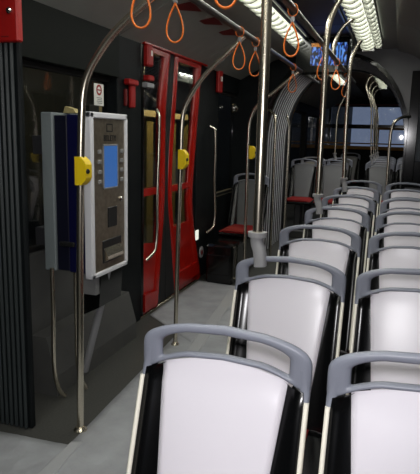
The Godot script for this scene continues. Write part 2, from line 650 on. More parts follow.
func build_shell() -> void:
	var f := setting("floor", "dark grey vinyl bus floor")
	wall_piece(f, "floor_deck", Vector3(-2.0, -0.1, -14.2), Vector3(0.5, 0.0, 2.6), M.floor)
	# left wall
	var wl := setting("wall_left", "dark bus side wall with doors")
	wall_piece(wl, "front_panel", Vector3(-1.98, 0, -2.2), Vector3(-1.88, 2.5, 2.6), M.wall_dark)
	wall_piece(wl, "lower_panel", Vector3(-1.98, 0, -3.45), Vector3(-1.88, 0.80, -2.2), M.wall_grey)
	wall_piece(wl, "upper_panel", Vector3(-1.98, 1.84, -3.45), Vector3(-1.84, 2.14, -2.2), M.upper_dark)
	wall_piece(wl, "roof_edge", Vector3(-1.98, 2.14, -6.5), Vector3(-1.86, 2.5, -2.2), M.wall_dark)
	wall_piece(wl, "pillar", Vector3(-1.98, 0, -3.82), Vector3(-1.86, 2.14, -3.45), M.wall_dark)
	wall_piece(wl, "pillar", Vector3(-1.98, 0, -5.75), Vector3(-1.885, 2.14, -5.10), M.wall_dark)
	wall_piece(wl, "lower_panel", Vector3(-1.98, 0, -6.5), Vector3(-1.88, 0.80, -5.75), M.wall_dark)
	wall_piece(wl, "upper_panel", Vector3(-1.98, 1.95, -6.5), Vector3(-1.88, 2.14, -5.75), M.wall_dark)
	wall_piece(wl, "lower_panel", Vector3(-1.98, 0, -14.2), Vector3(-1.88, 0.80, -7.95), M.wall_grey)
	wall_piece(wl, "upper_panel", Vector3(-1.98, 1.95, -14.2), Vector3(-1.88, 2.5, -7.95), M.wall_dark)
	for z in [-8.1, -9.9, -11.7, -13.9]:
		wall_piece(wl, "pillar", Vector3(-1.98, 0.8, z - 0.12), Vector3(-1.88, 1.95, z + 0.12), M.wall_dark)
	# skirting ledge under the machine's window
	var bb := setting("baseboard_left", "grey sloped skirting ledge along the door side")
	var st := new_st()
	prism(st, PackedVector2Array([Vector2(-1.88, 0), Vector2(-1.72, 0), Vector2(-1.72, 0.12), Vector2(-1.78, 0.34), Vector2(-1.88, 0.34)]), Vector3(0, 0, -2.46), Vector3.RIGHT, Vector3.UP, Vector3(0, 0, -1.0))
	part("ledge", st, M.wall_grey, bb)
	# windows of the left wall
	var w1 := setting("window_1", "dark side window behind the ticket machine")
	window_side(w1, -1.94, -2.2, -3.45, 0.80, 1.84)
	var w2 := setting("window_2", "dark side window between door and articulation")
	window_side(w2, -1.94, -5.75, -6.5, 0.80, 1.95)
	var w3 := setting("window_3", "dark side window in the rear section")
	window_side(w3, -1.94, -7.95, -14.2, 0.80, 1.95)
	# ribbed corner column
	var rc := setting("trim_1", "dark vertically ribbed corner column with red emergency box")
	st = new_st()
	span(st, Vector3(-1.88, 0, -2.155), Vector3(-1.632, 2.3, -2.12), 0.008)
	part("column_body", st, M.wall_dark, rc)
	st = new_st()
	box(st, Vector3.ZERO, Vector3(0.020, 2.3, 0.02), 0.008)
	st.generate_normals()
	var rib := st.commit()
	for i in 8:
		var r := mesh_part("rib", rib, M.ribbed, rc)
		r.position = Vector3(-1.862 + i * 0.0285, 1.15, -2.112)
	# right wall
	var wr := setting("wall_right", "bus side wall behind the paired seats")
	wall_piece(wr, "lower_panel", Vector3(0.42, 0, -14.2), Vector3(0.52, 0.80, 2.6), M.wall_grey)
	wall_piece(wr, "upper_panel", Vector3(0.42, 1.95, -14.2), Vector3(0.52, 2.5, 2.6), M.wall_dark)
	for z in [2.4, 0.6, -1.2, -3.0, -4.8, -6.4, -8.1, -9.9, -11.7, -14.0]:
		wall_piece(wr, "pillar", Vector3(0.42, 0.8, z - 0.12), Vector3(0.52, 1.95, z + 0.12), M.wall_dark)
	var w4 := setting("window_4", "side windows beside the paired seats")
	window_side(w4, 0.47, 2.6, -14.2, 0.80, 1.95)
	# front wall behind the camera
	var wf := setting("wall_front", "front bulkhead of the bus")
	wall_piece(wf, "bulkhead", Vector3(-1.98, 0, 2.6), Vector3(0.52, 2.5, 2.7), M.wall_dark)
	# rear wall with its broad window
	var wb := setting("wall_rear", "rear bulkhead with wide window")
	wall_piece(wb, "lower_panel", Vector3(-1.98, 0, -14.3), Vector3(0.52, 1.24, -14.2), M.wall_dark)
	wall_piece(wb, "upper_panel", Vector3(-1.98, 2.22, -14.3), Vector3(0.52, 2.5, -14.2), M.wall_dark)
	wall_piece(wb, "red_stripe", Vector3(-1.7, 2.25, -14.2), Vector3(0.3, 2.29, -14.18), M.dark_red)
	var w5 := setting("window_5", "wide rear window with blue evening outside")
	wall_piece(w5, "pane", Vector3(-1.88, 1.24, -14.26), Vector3(0.42, 2.22, -14.25), M.clear_glass, 0.001)
	wall_piece(w5, "cross_bar", Vector3(-1.88, 1.70, -14.24), Vector3(0.42, 1.80, -14.17), M.gloss_black)
	for x in [-1.72, -0.62]:
		wall_piece(w5, "mullion", Vector3(x - 0.03, 1.24, -14.24), Vector3(x + 0.03, 2.22, -14.18), M.gloss_black)
	wall_piece(w5, "sill", Vector3(-1.88, 1.2, -14.2), Vector3(0.42, 1.28, -14.08), M.wood)
	wall_piece(w5, "sill_rail", Vector3(-1.88, 1.33, -14.16), Vector3(0.42, 1.36, -14.12), M.wood)
	wall_piece(w5, "inner_frame", Vector3(-0.58, 1.24, -14.16), Vector3(-0.52, 1.74, -14.1), M.wood)
	wall_piece(w5, "inner_frame", Vector3(-0.52, 1.68, -14.16), Vector3(0.4, 1.73, -14.1), M.wood)
	# ceiling: centre tray, coves in panels with open seams, roof above
	var ce := setting("ceiling", "grey panelled bus ceiling")
	wall_piece(ce, "roof_skin", Vector3(-1.98, 2.5, -14.3), Vector3(0.52, 2.6, 2.7), M.shell)
	for sec in [[2.6, -6.5], [-7.95, -14.2]]:
		var z: float = sec[0]
		while z > sec[1] + 0.05:
			var e: float = max(z - 1.52, sec[1])
			if e - sec[1] < 0.4:
				e = sec[1]
			wall_piece(ce, "centre_panel", Vector3(-0.86, 2.42, e + 0.004), Vector3(-0.50, 2.44, z - 0.004), M.centre, 0.004)
			wall_piece(ce, "strip_tray", Vector3(-1.12, 2.435, e), Vector3(-0.86, 2.455, z), M.cove_dark, 0.002)
			wall_piece(ce, "strip_tray", Vector3(-0.50, 2.435, e), Vector3(-0.12, 2.455, z), M.cove_dark, 0.002)
			cove(ce, PackedVector2Array([Vector2(-1.12, 2.435), Vector2(-1.14, 2.405), Vector2(-1.30, 2.385), Vector2(-1.48, 2.325), Vector2(-1.86, 2.12)]), e, z, M.cove)
			cove(ce, PackedVector2Array([Vector2(-0.12, 2.435), Vector2(-0.10, 2.405), Vector2(0.02, 2.375), Vector2(0.20, 2.27), Vector2(0.32, 2.12), Vector2(0.42, 1.93)]), e, z, M.cove_dark)
			z = e
	# thin dark profiles framing the light strips
	for x in [-0.485, -0.91, -0.86, -0.515]:
		wall_piece(ce, "trim_profile", Vector3(x - 0.009, 2.398, -6.45), Vector3(x + 0.009, 2.432, 2.55), M.rail, 0.003)

func cove(parent: Node, line: PackedVector2Array, z0: float, z1: float, m: Material) -> void:
	var st := new_st()
	var g := []
	var back := []
	for p in line:
		g.append([Vector3(p.x, p.y, z0 + 0.004), Vector3(p.x, p.y, z1 - 0.004)])
		back.append([Vector3(p.x, p.y + 0.015, z0 + 0.004), Vector3(p.x, p.y + 0.015, z1 - 0.004)])
	sheet(st, g, Vector3(0, -1, 0))
	sheet(st, back, Vector3(0, 1, 0))
	st.set_smooth_group(FLAT)
	for i in line.size() - 1:
		for e in [0, 1]:
			quad(st, g[i][e], g[i + 1][e], back[i + 1][e], back[i][e], g[i][1 - e])
	part("cove_panel", st, m, parent)

func window_side(o: Node, x: float, z0: float, z1: float, y0: float, y1: float) -> void:
	wall_piece(o, "pane", Vector3(x - 0.004, y0, z1), Vector3(x + 0.004, y1, z0), M.glass, 0.001)
	wall_piece(o, "rubber_seal", Vector3(x - 0.015, y0, z1), Vector3(x + 0.03, y0 + 0.03, z0), M.rubber)
	wall_piece(o, "rubber_seal", Vector3(x - 0.015, y1 - 0.03, z1), Vector3(x + 0.03, y1, z0), M.rubber)

# ---------------------------------------------------------------- doors
func band(parent: Node, called: String, line: Array, wide: float, deep: float, m: Material) -> MeshInstance3D:
	# line of (z, y) on the door plane
	var st := new_st()
	var pts := []
	for p in line:
		pts.append(Vector3(-1.88, p.y, p.x))
	sweep(st, curve(pts, 5), wide / 2, deep * 0.7, 16, Vector3(0, 0, 1), false, 0.9)
	return part(called, st, m, parent)

func build_doors() -> void:
	var d := setting("door_1", "red double bus door with glazed leaves")
	wall_piece(d, "header", Vector3(-1.94, 2.12, -5.22), Vector3(-1.83, 2.2, -3.82), M.red)
	wall_piece(d, "sill", Vector3(-1.98, -0.02, -5.22), Vector3(-1.86, 0.02, -3.82), M.steel)
	var a := [Vector2(-4.315, 2.14), Vector2(-4.235, 1.70), Vector2(-4.225, 1.34), Vector2(-4.22, 0.92), Vector2(-4.17, 0.55), Vector2(-4.09, 0.03)]
	var bl := [Vector2(-4.515, 2.14), Vector2(-4.46, 1.70), Vector2(-4.41, 1.34), Vector2(-4.40, 0.92), Vector2(-4.48, 0.53), Vector2(-4.58, 0.03)]
	var br := [Vector2(-5.07, 2.14), Vector2(-5.005, 1.70), Vector2(-4.94, 1.33), Vector2(-4.885, 0.86), Vector2(-4.97, 0.5), Vector2(-5.17, 0.03)]
	var leaf1 := band(d, "door_leaf", a, 0.12, 0.05, M.red)
	var leaf2 := band(d, "door_leaf", br, 0.13, 0.05, M.red)
	band(leaf2, "inner_stile", bl, 0.075, 0.045, M.red)
	var seal := []
	for i in 6:
		seal.append((a[i] + bl[i]) * 0.5)
	var fill := []
	for i in 6:
		fill.append(a[i] + Vector2(-0.04, 0))
	for i in 6:
		fill.append(bl[5 - i] + Vector2(0.02, 0))
	lower(d, "rubber_seal", fill, M.rubber, 0.012)
	band(d, "rubber_lip", seal, 0.03, 0.03, M.rubber)
	band(leaf1, "outer_stile", [Vector2(-3.84, 2.12), Vector2(-3.84, 1.0), Vector2(-3.84, 0.03)], 0.05, 0.045, M.gloss_black)
	# rails and lower panels
	lower(leaf1, "lower_panel", [Vector2(-3.84, 0.62), Vector2(-4.17, 0.57), Vector2(-4.09, 0.03), Vector2(-3.84, 0.03)], M.red, 0.02)
	lower(leaf1, "lower_moulding", [Vector2(-3.84, 0.20), Vector2(-4.10, 0.18), Vector2(-4.085, 0.06), Vector2(-3.84, 0.06)], M.red, 0.05)
	lower(leaf1, "middle_rail", [Vector2(-3.84, 1.05), Vector2(-4.2, 1.04), Vector2(-4.2, 0.99), Vector2(-3.84, 0.99)], M.red, 0.03)
	lower(leaf1, "top_rail", [Vector2(-3.84, 2.14), Vector2(-4.3, 2.14), Vector2(-4.3, 2.08), Vector2(-3.84, 2.08)], M.red, 0.03)
	lower(leaf2, "lower_panel", [Vector2(-4.44, 0.66), Vector2(-4.92, 0.66), Vector2(-4.97, 0.5), Vector2(-5.16, 0.03), Vector2(-4.58, 0.03), Vector2(-4.48, 0.5)], M.red, 0.02)
	lower(leaf2, "lower_moulding", [Vector2(-4.54, 0.22), Vector2(-5.07, 0.22), Vector2(-5.12, 0.09), Vector2(-4.57, 0.09)], M.red, 0.05)
	lower(leaf2, "middle_rail", [Vector2(-4.41, 1.03), Vector2(-4.9, 1.03), Vector2(-4.9, 0.98), Vector2(-4.41, 0.98)], M.red, 0.03)
	lower(leaf2, "top_rail", [Vector2(-4.5, 2.14), Vector2(-5.06, 2.14), Vector2(-5.06, 2.08), Vector2(-4.5, 2.08)], M.red, 0.03)
	lower(leaf1, "pane", [Vector2(-3.85, 2.1), Vector2(-4.3, 2.1), Vector2(-4.22, 1.34), Vector2(-4.21, 0.92), Vector2(-4.17, 0.58), Vector2(-3.85, 0.58)], M.glass, 0.004)
	lower(leaf2, "pane", [Vector2(-4.51, 2.1), Vector2(-5.06, 2.1), Vector2(-4.93, 1.33), Vector2(-4.885, 0.86), Vector2(-4.92, 0.64), Vector2(-4.44, 0.64), Vector2(-4.41, 1.0)], M.glass, 0.004)
	# grab rails on the leaves
	var st := new_st()
	tube(st, [Vector3(-1.84, 1.66, -4.05), Vector3(-1.81, 1.60, -4.04), Vector3(-1.81, 1.0, -4.01), Vector3(-1.81, 0.56, -3.985), Vector3(-1.84, 0.48, -3.87)], 0.013, 6, 10)
	part("grab_rail", st, M.steel, leaf1, "steel grab rail")
	# dark folded leaf and rail past the door
	st = new_st()
	tube(st, [Vector3(-1.87, 1.56, -5.44), Vector3(-1.82, 1.52, -5.46), Vector3(-1.82, 1.0, -5.48), Vector3(-1.82, 0.54, -5.51), Vector3(-1.85, 0.46, -5.36)], 0.014, 6, 10)
	var pr := thing("pillar_rail", "thin steel grab rail on the dark pillar past the red door", "rail")
	part("tube", st, M.steel, pr)

func lower(parent: Node, called: String, line: Array, m: Material, half: float) -> void:
	var st := new_st()
	prism(st, PackedVector2Array(line), Vector3(-1.88 - half, 0, 0), Vector3(0, 0, 1), Vector3.UP, Vector3(half * 2, 0, 0))
	part(called, st, m, parent)

# ---------------------------------------------------------------- articulation
func arch_line(grow: float) -> PackedVector2Array:
	var out := PackedVector2Array()
	var cx := -0.75
	out.append(Vector2(cx - 0.80 - grow, 0.0))
	var n := 24
	for i in n + 1:
		var a := PI - PI * i / n
		var c := cos(a)
		var s := sin(a)
		out.append(Vector2(cx + sign(c) * pow(abs(c), 0.9) * (0.80 + grow), 1.35 + pow(abs(s), 0.9) * (1.035 + grow)))
	out.append(Vector2(cx + 0.80 + grow, 0.0))
	return out

func arch_ring(parent: Node, called: String, z0: float, z1: float, g0: float, g1: float, m: Material) -> void:
	var st := new_st()
	var a := arch_line(g0)
	var b := arch_line(g1)
	var g := [[], [], [], []]
	for i in a.size():
		g[0].append(Vector3(a[i].x, a[i].y, z0))
		g[1].append(Vector3(a[i].x, a[i].y, z1))
		g[2].append(Vector3(b[i].x, b[i].y, z1))
		g[3].append(Vector3(b[i].x, b[i].y, z0))
	for k in 4:
		st.set_smooth_group(k + 1)
		for i in a.size() - 1:
			var j := (k + 1) % 4
			var mid: Vector3 = (g[0][i] + g[2][i] + g[0][i + 1] + g[2][i + 1]) * 0.25
			quad(st, g[k][i], g[k][i + 1], g[j][i + 1], g[j][i], mid)
	part(called, st, m, parent)

func build_articulation() -> void:
	# bulkheads round the arch, before and behind the bellows
	var wp := setting("wall_portal", "grey bulkhead with arched opening to the rear section")
	for z in [-6.55, -7.95]:
		for s in [0, 1]:
			var line := arch_line(0.0)
			var half := PackedVector2Array()
			var m := line.size() / 2
			var near: bool = z > -7.0
			if s == 0:
				for i in m + 1:
					half.append(line[i])
				half.append(Vector2(-0.75, 2.5))
				half.append(Vector2(-1.98, 2.5))
				half.append(Vector2(-1.98, 0.0))
			else:
				for i in m + 1:
					half.append(line[line.size() - 1 - i])
				half.append(Vector2(-0.75, 2.5))
				if near:
					# leave an opening for the narrow window
					half.append(Vector2(0.52, 2.5))
					half.append(Vector2(0.52, 2.16))
					half.append(Vector2(0.11, 2.16))
					half.append(Vector2(0.11, 1.18))
					half.append(Vector2(0.52, 1.18))
				else:
					half.append(Vector2(0.52, 2.5))
				half.append(Vector2(0.52, 0.0))
			var st := new_st()
			prism(st, half, Vector3(0, 0, z - 0.025), Vector3.RIGHT, Vector3.UP, Vector3(0, 0, 0.05))
			part("bulkhead_panel", st, M.wall_dark if s == 0 else M.portal, wp)  # left half darker than the right, standing for how light falls
	var wn := setting("window_6", "narrow window in the bulkhead right of the arch")
	wall_piece(wn, "pane", Vector3(0.11, 1.18, -6.555), Vector3(0.42, 2.16, -6.545), M.clear_glass, 0.001)
	wall_piece(wn, "frame", Vector3(0.055, 0.95, -6.53), Vector3(0.155, 2.2, -6.49), M.gloss_black)
	wall_piece(wn, "frame", Vector3(0.155, 2.12, -6.53), Vector3(0.42, 2.2, -6.49), M.gloss_black)
	wall_piece(wn, "frame", Vector3(0.155, 0.95, -6.53), Vector3(0.42, 1.24, -6.49), M.gloss_black)
	arch_ring(wp, "arch_ring", -6.50, -6.60, -0.01, 0.03, M.gloss_black)
	arch_ring(wp, "arch_ring", -7.92, -8.0, -0.01, 0.03, M.gloss_black)
	# pleats
	var be := thing("articulation_bellows", "pale grey pleated bellows lining the articulation arch", "bellows")
	var n := 10
	for i in n:
		var z0: float = lerp(-6.62, -7.86, float(i) / n)
		var len_z := 0.124
		var st := new_st()
		st.set_smooth_group(0)
		var rows := []
		for e in 9:
			var an := PI * e / 8.0
			var line := arch_line(0.105 - 0.105 * pow(sin(an), 0.7))
			var row := []
			for q in line:
				row.append(Vector3(q.x, q.y, z0 - len_z * 0.5 + cos(an) * 0.05))
			rows.append(row)
		for e in 8:
			for k in rows[0].size() - 1:
				var c: Vector3 = (rows[e][k] + rows[e + 1][k + 1]) * 0.5
				quad(st, rows[e][k], rows[e][k + 1], rows[e + 1][k + 1], rows[e + 1][k], c + (c - Vector3(-0.75, 1.2, c.z)))
		part("pleat", st, M.bellows, be)
		arch_ring(be, "crest_shade_ring", z0 - 0.046, z0 - 0.066, -0.006, 0.012, M.crest)  # dark crest rings added to stand for shade between the pleats
	arch_ring(be, "backing", -6.6, -7.9, 0.106, 0.111, M.rubber)

func build_outside() -> void:
	# the dark hall beside the bus, with a pale beam and posts that show through the door glass
	var g := setting("floor_hall", "dark hall floor outside the bus")
	wall_piece(g, "slab", Vector3(-12, -0.5, -60), Vector3(8, -0.4, 10), M.outside_dark)
	var h := setting("wall_hall", "dark hall wall outside the bus")
	wall_piece(h, "panel", Vector3(-5.2, -0.4, -60.0), Vector3(-5.0, 6.5, 8), M.outside_dark)
	var h2 := setting("wall_sky_block", "dark added wall keeping sky light out of the right windows")  # unseen wall added to keep blue sky light out of the bus
	wall_piece(h2, "panel", Vector3(4.0, -0.4, -60.0), Vector3(4.2, 6.5, 8), M.outside_dark)
	var b := thing("hall_beam", "pale beige beam seen through the red door's glass", "beam", Vector3(-3.2, 1.72, -7.5))
	var st := new_st()
	box(st, Vector3.ZERO, Vector3(0.12, 0.09, 4.2), 0.01)
	part("beam", st, M.beige, b)
	var spots := [[-6.85, 0.22, "leftmost olive post below the pale beam beyond the door glass"], [-7.65, 0.24, "middle olive post below the pale beam beyond the door glass"], [-8.35, 0.22, "rightmost olive post below the pale beam beyond the door glass"]]
	for s in spots:
		var p := thing("hall_post", s[2], "post", Vector3(-3.25, -0.4, s[0]), "olive posts outside the door")
		st = new_st()
		span(st, Vector3(-0.05, 0, -s[1] / 2), Vector3(0.05, 2.07, s[1] / 2), 0.01)
		part("post", st, M.olive, p)
	var lamp := OmniLight3D.new()  # lamp and stand added outside to light the beam and posts
	lamp.name = "added_lamp_light"
	var fx := thing("added_hall_lamp", "small added lamp on a stand outside, lighting the beam and posts", "lamp", Vector3(-2.5, 2.35, -7.3))
	st = new_st()
	lathe(st, Vector3.ZERO, Vector3.UP, [[0.0, -0.05], [0.04, -0.035], [0.05, 0.0], [0.04, 0.035], [0.0, 0.05]], 14)
	var em := mat(Color(0.9, 0.85, 0.7), 0.5)
	em.emission_enabled = true
	em.emission = Color(1.0, 0.9, 0.65)
	em.emission_energy_multiplier = 1.0
	part("bulb", st, em, fx)
	st = new_st()
	span(st, Vector3(-0.015, -2.75, -0.095), Vector3(0.015, 0.0, -0.065), 0.004)
	span(st, Vector3(-0.015, 0.0, -0.095), Vector3(0.015, 0.03, 0.03), 0.004)
	part("stand", st, M.pedestal, fx)
	lamp.light_energy = 3.5
	lamp.light_color = Color(1.0, 0.9, 0.65)
	lamp.omni_range = 30.0
	lamp.omni_attenuation = 2.0
	lamp.light_size = 0.04
	lamp.shadow_enabled = true
	fx.add_child(lamp)

# ---------------------------------------------------------------- seats
func build_seats() -> void:
	var ordinal := ["nearest", "second", "third", "fourth", "fifth", "sixth", "seventh"]
	var proto := make_seat(true, M.white, M.ivory, 0.127)
	for k in 7:
		var z := -1.186 - 0.8175 * k
		put_seat(proto, Vector3(-0.3565, 0, z), "white-backed bus seat, %s of the row on the aisle side" % ordinal[k], "paired white seats")
		put_seat(proto, Vector3(0.097, 0, z), "white-backed bus seat, %s of the row on the window side" % ordinal[k], "paired white seats")
	var rear := make_seat(true, M.back_grey, M.black, 0.197)
	put_seat(rear, Vector3(-1.38, 0.11, -8.55), "grey seat with red cushion just beyond the pleated bellows", "grey seats in the rear section")
	put_seat(rear, Vector3(-0.94, 0.11, -8.55), "grey seat with red cushion beyond the bellows, half hidden by a pole", "grey seats in the rear section")
	put_seat(rear, Vector3(-1.38, 0.11, -9.45), "grey seat in the second rear row by the door-side windows", "grey seats in the rear section")
	put_seat(rear, Vector3(-0.94, 0.11, -9.45), "grey seat in the second rear row, aisle end on the door side", "grey seats in the rear section")
	var rows := ["first", "second", "third", "fourth"]
	for k in 4:
		put_seat(rear, Vector3(-0.27, 0.11, -8.7 - 0.8 * k), "grey aisle seat beyond the arch, %s row behind the white seats" % rows[k], "grey seats in the rear section")
		put_seat(rear, Vector3(0.17, 0.11, -8.7 - 0.8 * k), "grey window seat beyond the arch, %s row behind the white seats" % rows[k], "grey seats in the rear section")
	put_seat(rear, Vector3(-1.02, 0.12, -12.5), "grey seat on a low step near the rear window", "grey seats in the rear section")
	for pl in [[-1.86, -0.71, -8.0, -10.0, "low dark seat platform beyond the bellows on the door side"], [-0.52, 0.41, -8.05, -11.5, "low dark seat platform beyond the arch under the right-hand seats"]]:
		var po := thing("seat_platform", pl[4], "platform", Vector3.ZERO, "rear seat platforms")
		var ps := new_st()
		span(ps, Vector3(pl[0], 0, pl[3]), Vector3(pl[1], 0.11, pl[2]), 0.01)
		part("deck", ps, M.floor, po)
		ps = new_st()
		span(ps, Vector3(pl[0], 0.095, pl[2]), Vector3(pl[1], 0.118, pl[2] + 0.02), 0.004)
		part("nosing", ps, M.fitting, po)
	var step := thing("rear_step", "low dark step below the rear window", "step", Vector3(-0.9, 0, -12.6))
	var st := new_st()
	span(st, Vector3(-0.6, 0, -0.5), Vector3(0.6, 0.12, 0.8), 0.01)
	part("platform", st, M.wall_dark, step)
	var single := make_seat(false, M.back_dim, M.black, 0.197)  # panel and trim darkened to stand for shade on this seat
	put_seat(single, Vector3(-1.58, 0.02, -6.1), "single dim seat with red cushion on black box past the door", "single seat on the wheel box")
	var wb := thing("wheel_box", "glossy black wheel box under the single seat past the door", "box", Vector3(-1.64, 0, -5.8))
	st = new_st()
	span(st, Vector3(-0.115, 0, -0.42), Vector3(0.165, 0.40, 0.72), 0.02)
	part("cover", st, M.gloss_black, wb)
	st = new_st()
	span(st, Vector3(-0.085, 0.1, 0.72), Vector3(0.135, 0.3, 0.732), 0.006)
	part("hatch", st, M.gloss_black, wb)
	proto.free()
	rear.free()
	single.free()

# ---------------------------------------------------------------- poles and straps
func build_poles() -> void:
	var g := "stainless grab poles"
	var p1 := pole("stainless floor pole with yellow button in front of the ticket machine", [Vector3(-1.405, 0, -2.2), Vector3(-1.392, 0.7, -2.2), Vector3(-1.378, 1.25, -2.2), Vector3(-1.362, 1.6, -2.2), Vector3(-1.342, 1.70, -2.2), Vector3(-1.294, 1.785, -2.2), Vector3(-1.195, 1.9, -2.2), Vector3(-1.035, 2.02, -2.2), Vector3(-0.965, 2.075, -2.2)], 0.017, M.steel, g)
	stop_button(p1, Vector3(0.026, 1.30, 0))
	var p2 := pole("stainless floor pole with yellow button in front of the red door", [Vector3(-1.40, 0, -3.43), Vector3(-1.39, 0.7, -3.43), Vector3(-1.377, 1.37, -3.43), Vector3(-1.374, 1.52, -3.43), Vector3(-1.36, 1.63, -3.43), Vector3(-1.313, 1.726, -3.43), Vector3(-1.22, 1.85, -3.43), Vector3(-1.08, 1.975, -3.43), Vector3(-0.965, 2.08, -3.43)], 0.0148, M.steel, g)
	stop_button(p2, Vector3(0.024, 1.31, 0))
	var p3 := pole("thin floor pole with yellow button behind the big pole, past the door", [Vector3(-1.43, 0, -5.36), Vector3(-1.432, 0.8, -5.36), Vector3(-1.435, 1.5, -5.36), Vector3(-1.42, 1.64, -5.36), Vector3(-1.36, 1.76, -5.36), Vector3(-1.2, 1.89, -5.36), Vector3(-0.965, 2.08, -5.36)], 0.0165, M.steel, g)
	stop_button(p3, Vector3(0.028, 1.31, 0))
	var gs := "poles standing on seat handles"
	var top := func(z: float) -> Array:
		return [Vector3(-0.489, 1.5, z), Vector3(-0.492, 1.95, z), Vector3(-0.492, 2.07, z), Vector3(-0.478, 2.19, z), Vector3(-0.43, 2.305, z), Vector3(-0.335, 2.405, z)]
	seat_pole("thick stainless pole standing on the second aisle seat's handle", Vector3(-0.486, 1.09, -2.0), [Vector3(-0.486, 1.5, -2.0), Vector3(-0.486, 1.9, -2.0), Vector3(-0.488, 2.07, -2.0), Vector3(-0.475, 2.19, -2.0), Vector3(-0.43, 2.305, -2.0), Vector3(-0.335, 2.405, -2.0)], 0.0195, gs)
	seat_pole("stainless pole standing on the fourth aisle seat's handle, before the monitor", Vector3(-0.488, 1.08, -3.64), top.call(-3.64), 0.0185, gs)
	seat_pole("stainless pole standing on the sixth aisle seat's handle", Vector3(-0.475, 1.08, -5.27), top.call(-5.27), 0.018, gs)
	var rr := ["first", "second", "third", "fourth"]
	for k in 4:
		var z := -8.7 - 0.8 * k
		seat_pole("thin curved pole on the %s rear aisle seat beyond the arch" % rr[k], Vector3(-0.405, 1.19, z), [Vector3(-0.43, 1.5, z), Vector3(-0.465, 1.95, z), Vector3(-0.53, 2.14, z), Vector3(-0.555, 2.25, z), Vector3(-0.52, 2.35, z), Vector3(-0.43, 2.41, z)], 0.012, gs)
	seat_pole("thin brassy pole on a door-side rear seat left of the rear window", Vector3(-1.03, 1.19, -9.45), [Vector3(-1.03, 1.5, -9.45), Vector3(-1.03, 1.8, -9.45), Vector3(-1.0, 1.98, -9.45), Vector3(-0.93, 2.15, -9.45), Vector3(-0.88, 2.41, -9.45)], 0.016, gs)
	# rails along the ceiling
	for r in [[-0.96, "long dark ceiling handrail on the door side carrying orange straps"], [-0.55, "long dark ceiling handrail above the white aisle seats"]]:
		var o := thing("ceiling_handrail", r[1], "rail", Vector3(r[0], 2.09, 0), "ceiling handrails")
		var st := new_st()
		sweep(st, PackedVector3Array([Vector3(0, 0, 1.5), Vector3(0, 0, -2), Vector3(0, 0, -6.6)]), 0.0175, 0.0175, 12)
		part("tube", st, M.rail, o)
		for z in ([-0.8, -4.45] if r[0] > -0.6 else [-0.8, -6.3]):
			st = new_st()
			var dx: float = 0.21 if r[0] > -0.6 else -0.2
			tube(st, [Vector3(0, 0, z), Vector3(0.012, 0.09, z), Vector3(dx * 0.28, 0.2, z), Vector3(dx * 0.75, 0.285, z), Vector3(dx, 0.325, z)], 0.015, 6, 10)
			part("hanger", st, M.steel, o)
	# orange hanging loops
	var gl := "orange hanging straps"
	var sl := [
		[-0.96, -1.97, "orange hanging strap at the bend of the nearest floor pole"],
		[-0.96, -2.30, "orange hanging strap above the red door, right of the first one"],
		[-0.96, -3.30, "orange hanging strap at the top of the second floor pole"],
		[-0.96, -3.68, "orange hanging strap just left of the thick pole"],
		[-0.96, -5.03, "small orange hanging strap above the pleated bellows"],
		[-0.55, -1.72, "orange hanging strap cut by the top edge, above the red triangles"],
		[-0.55, -2.80, "orange hanging strap right of the thick pole, before the light strip"],
		[-0.55, -3.95, "orange hanging strap in front of the monitor beside the pole"],
		[-0.55, -4.75, "small orange hanging strap at the monitor's lower right corner"],
		[-0.55, -5.62, "small orange hanging strap at the pole right of the monitor"],
	]
	for s in sl:
		strap(s[2], Vector3(s[0], 2.09, s[1]), 0.3, 0.225, 0.046, gl)
	# the tube bent round the arch, both sides
	var pr := pole("bent steel tube fixed right of the articulation arch", [Vector3(-0.09, 0.0, -6.36), Vector3(-0.11, 1.0, -6.36), Vector3(-0.115, 1.5, -6.36), Vector3(-0.105, 1.6, -6.36), Vector3(-0.07, 1.67, -6.36), Vector3(0.0, 1.71, -6.4), Vector3(0.07, 1.72, -6.48)], 0.016, M.steel, g)
	pr.set_meta("group", g)
	pole("bent steel tube standing before the pleated bellows", [Vector3(-1.46, 0.0, -7.6), Vector3(-1.46, 1.0, -7.6), Vector3(-1.462, 1.6, -7.6), Vector3(-1.48, 1.69, -7.58), Vector3(-1.52, 1.78, -7.55), Vector3(-1.55, 1.82, -7.5)], 0.015, M.steel, g)
	pole("thin steel tube between wheel box and bellows, behind the big pole", [Vector3(-1.38, 0.0, -6.36), Vector3(-1.38, 1.0, -6.36), Vector3(-1.385, 1.62, -6.36), Vector3(-1.40, 1.7, -6.37), Vector3(-1.46, 1.76, -6.41), Vector3(-1.57, 1.77, -6.48)], 0.015, M.steel, g)

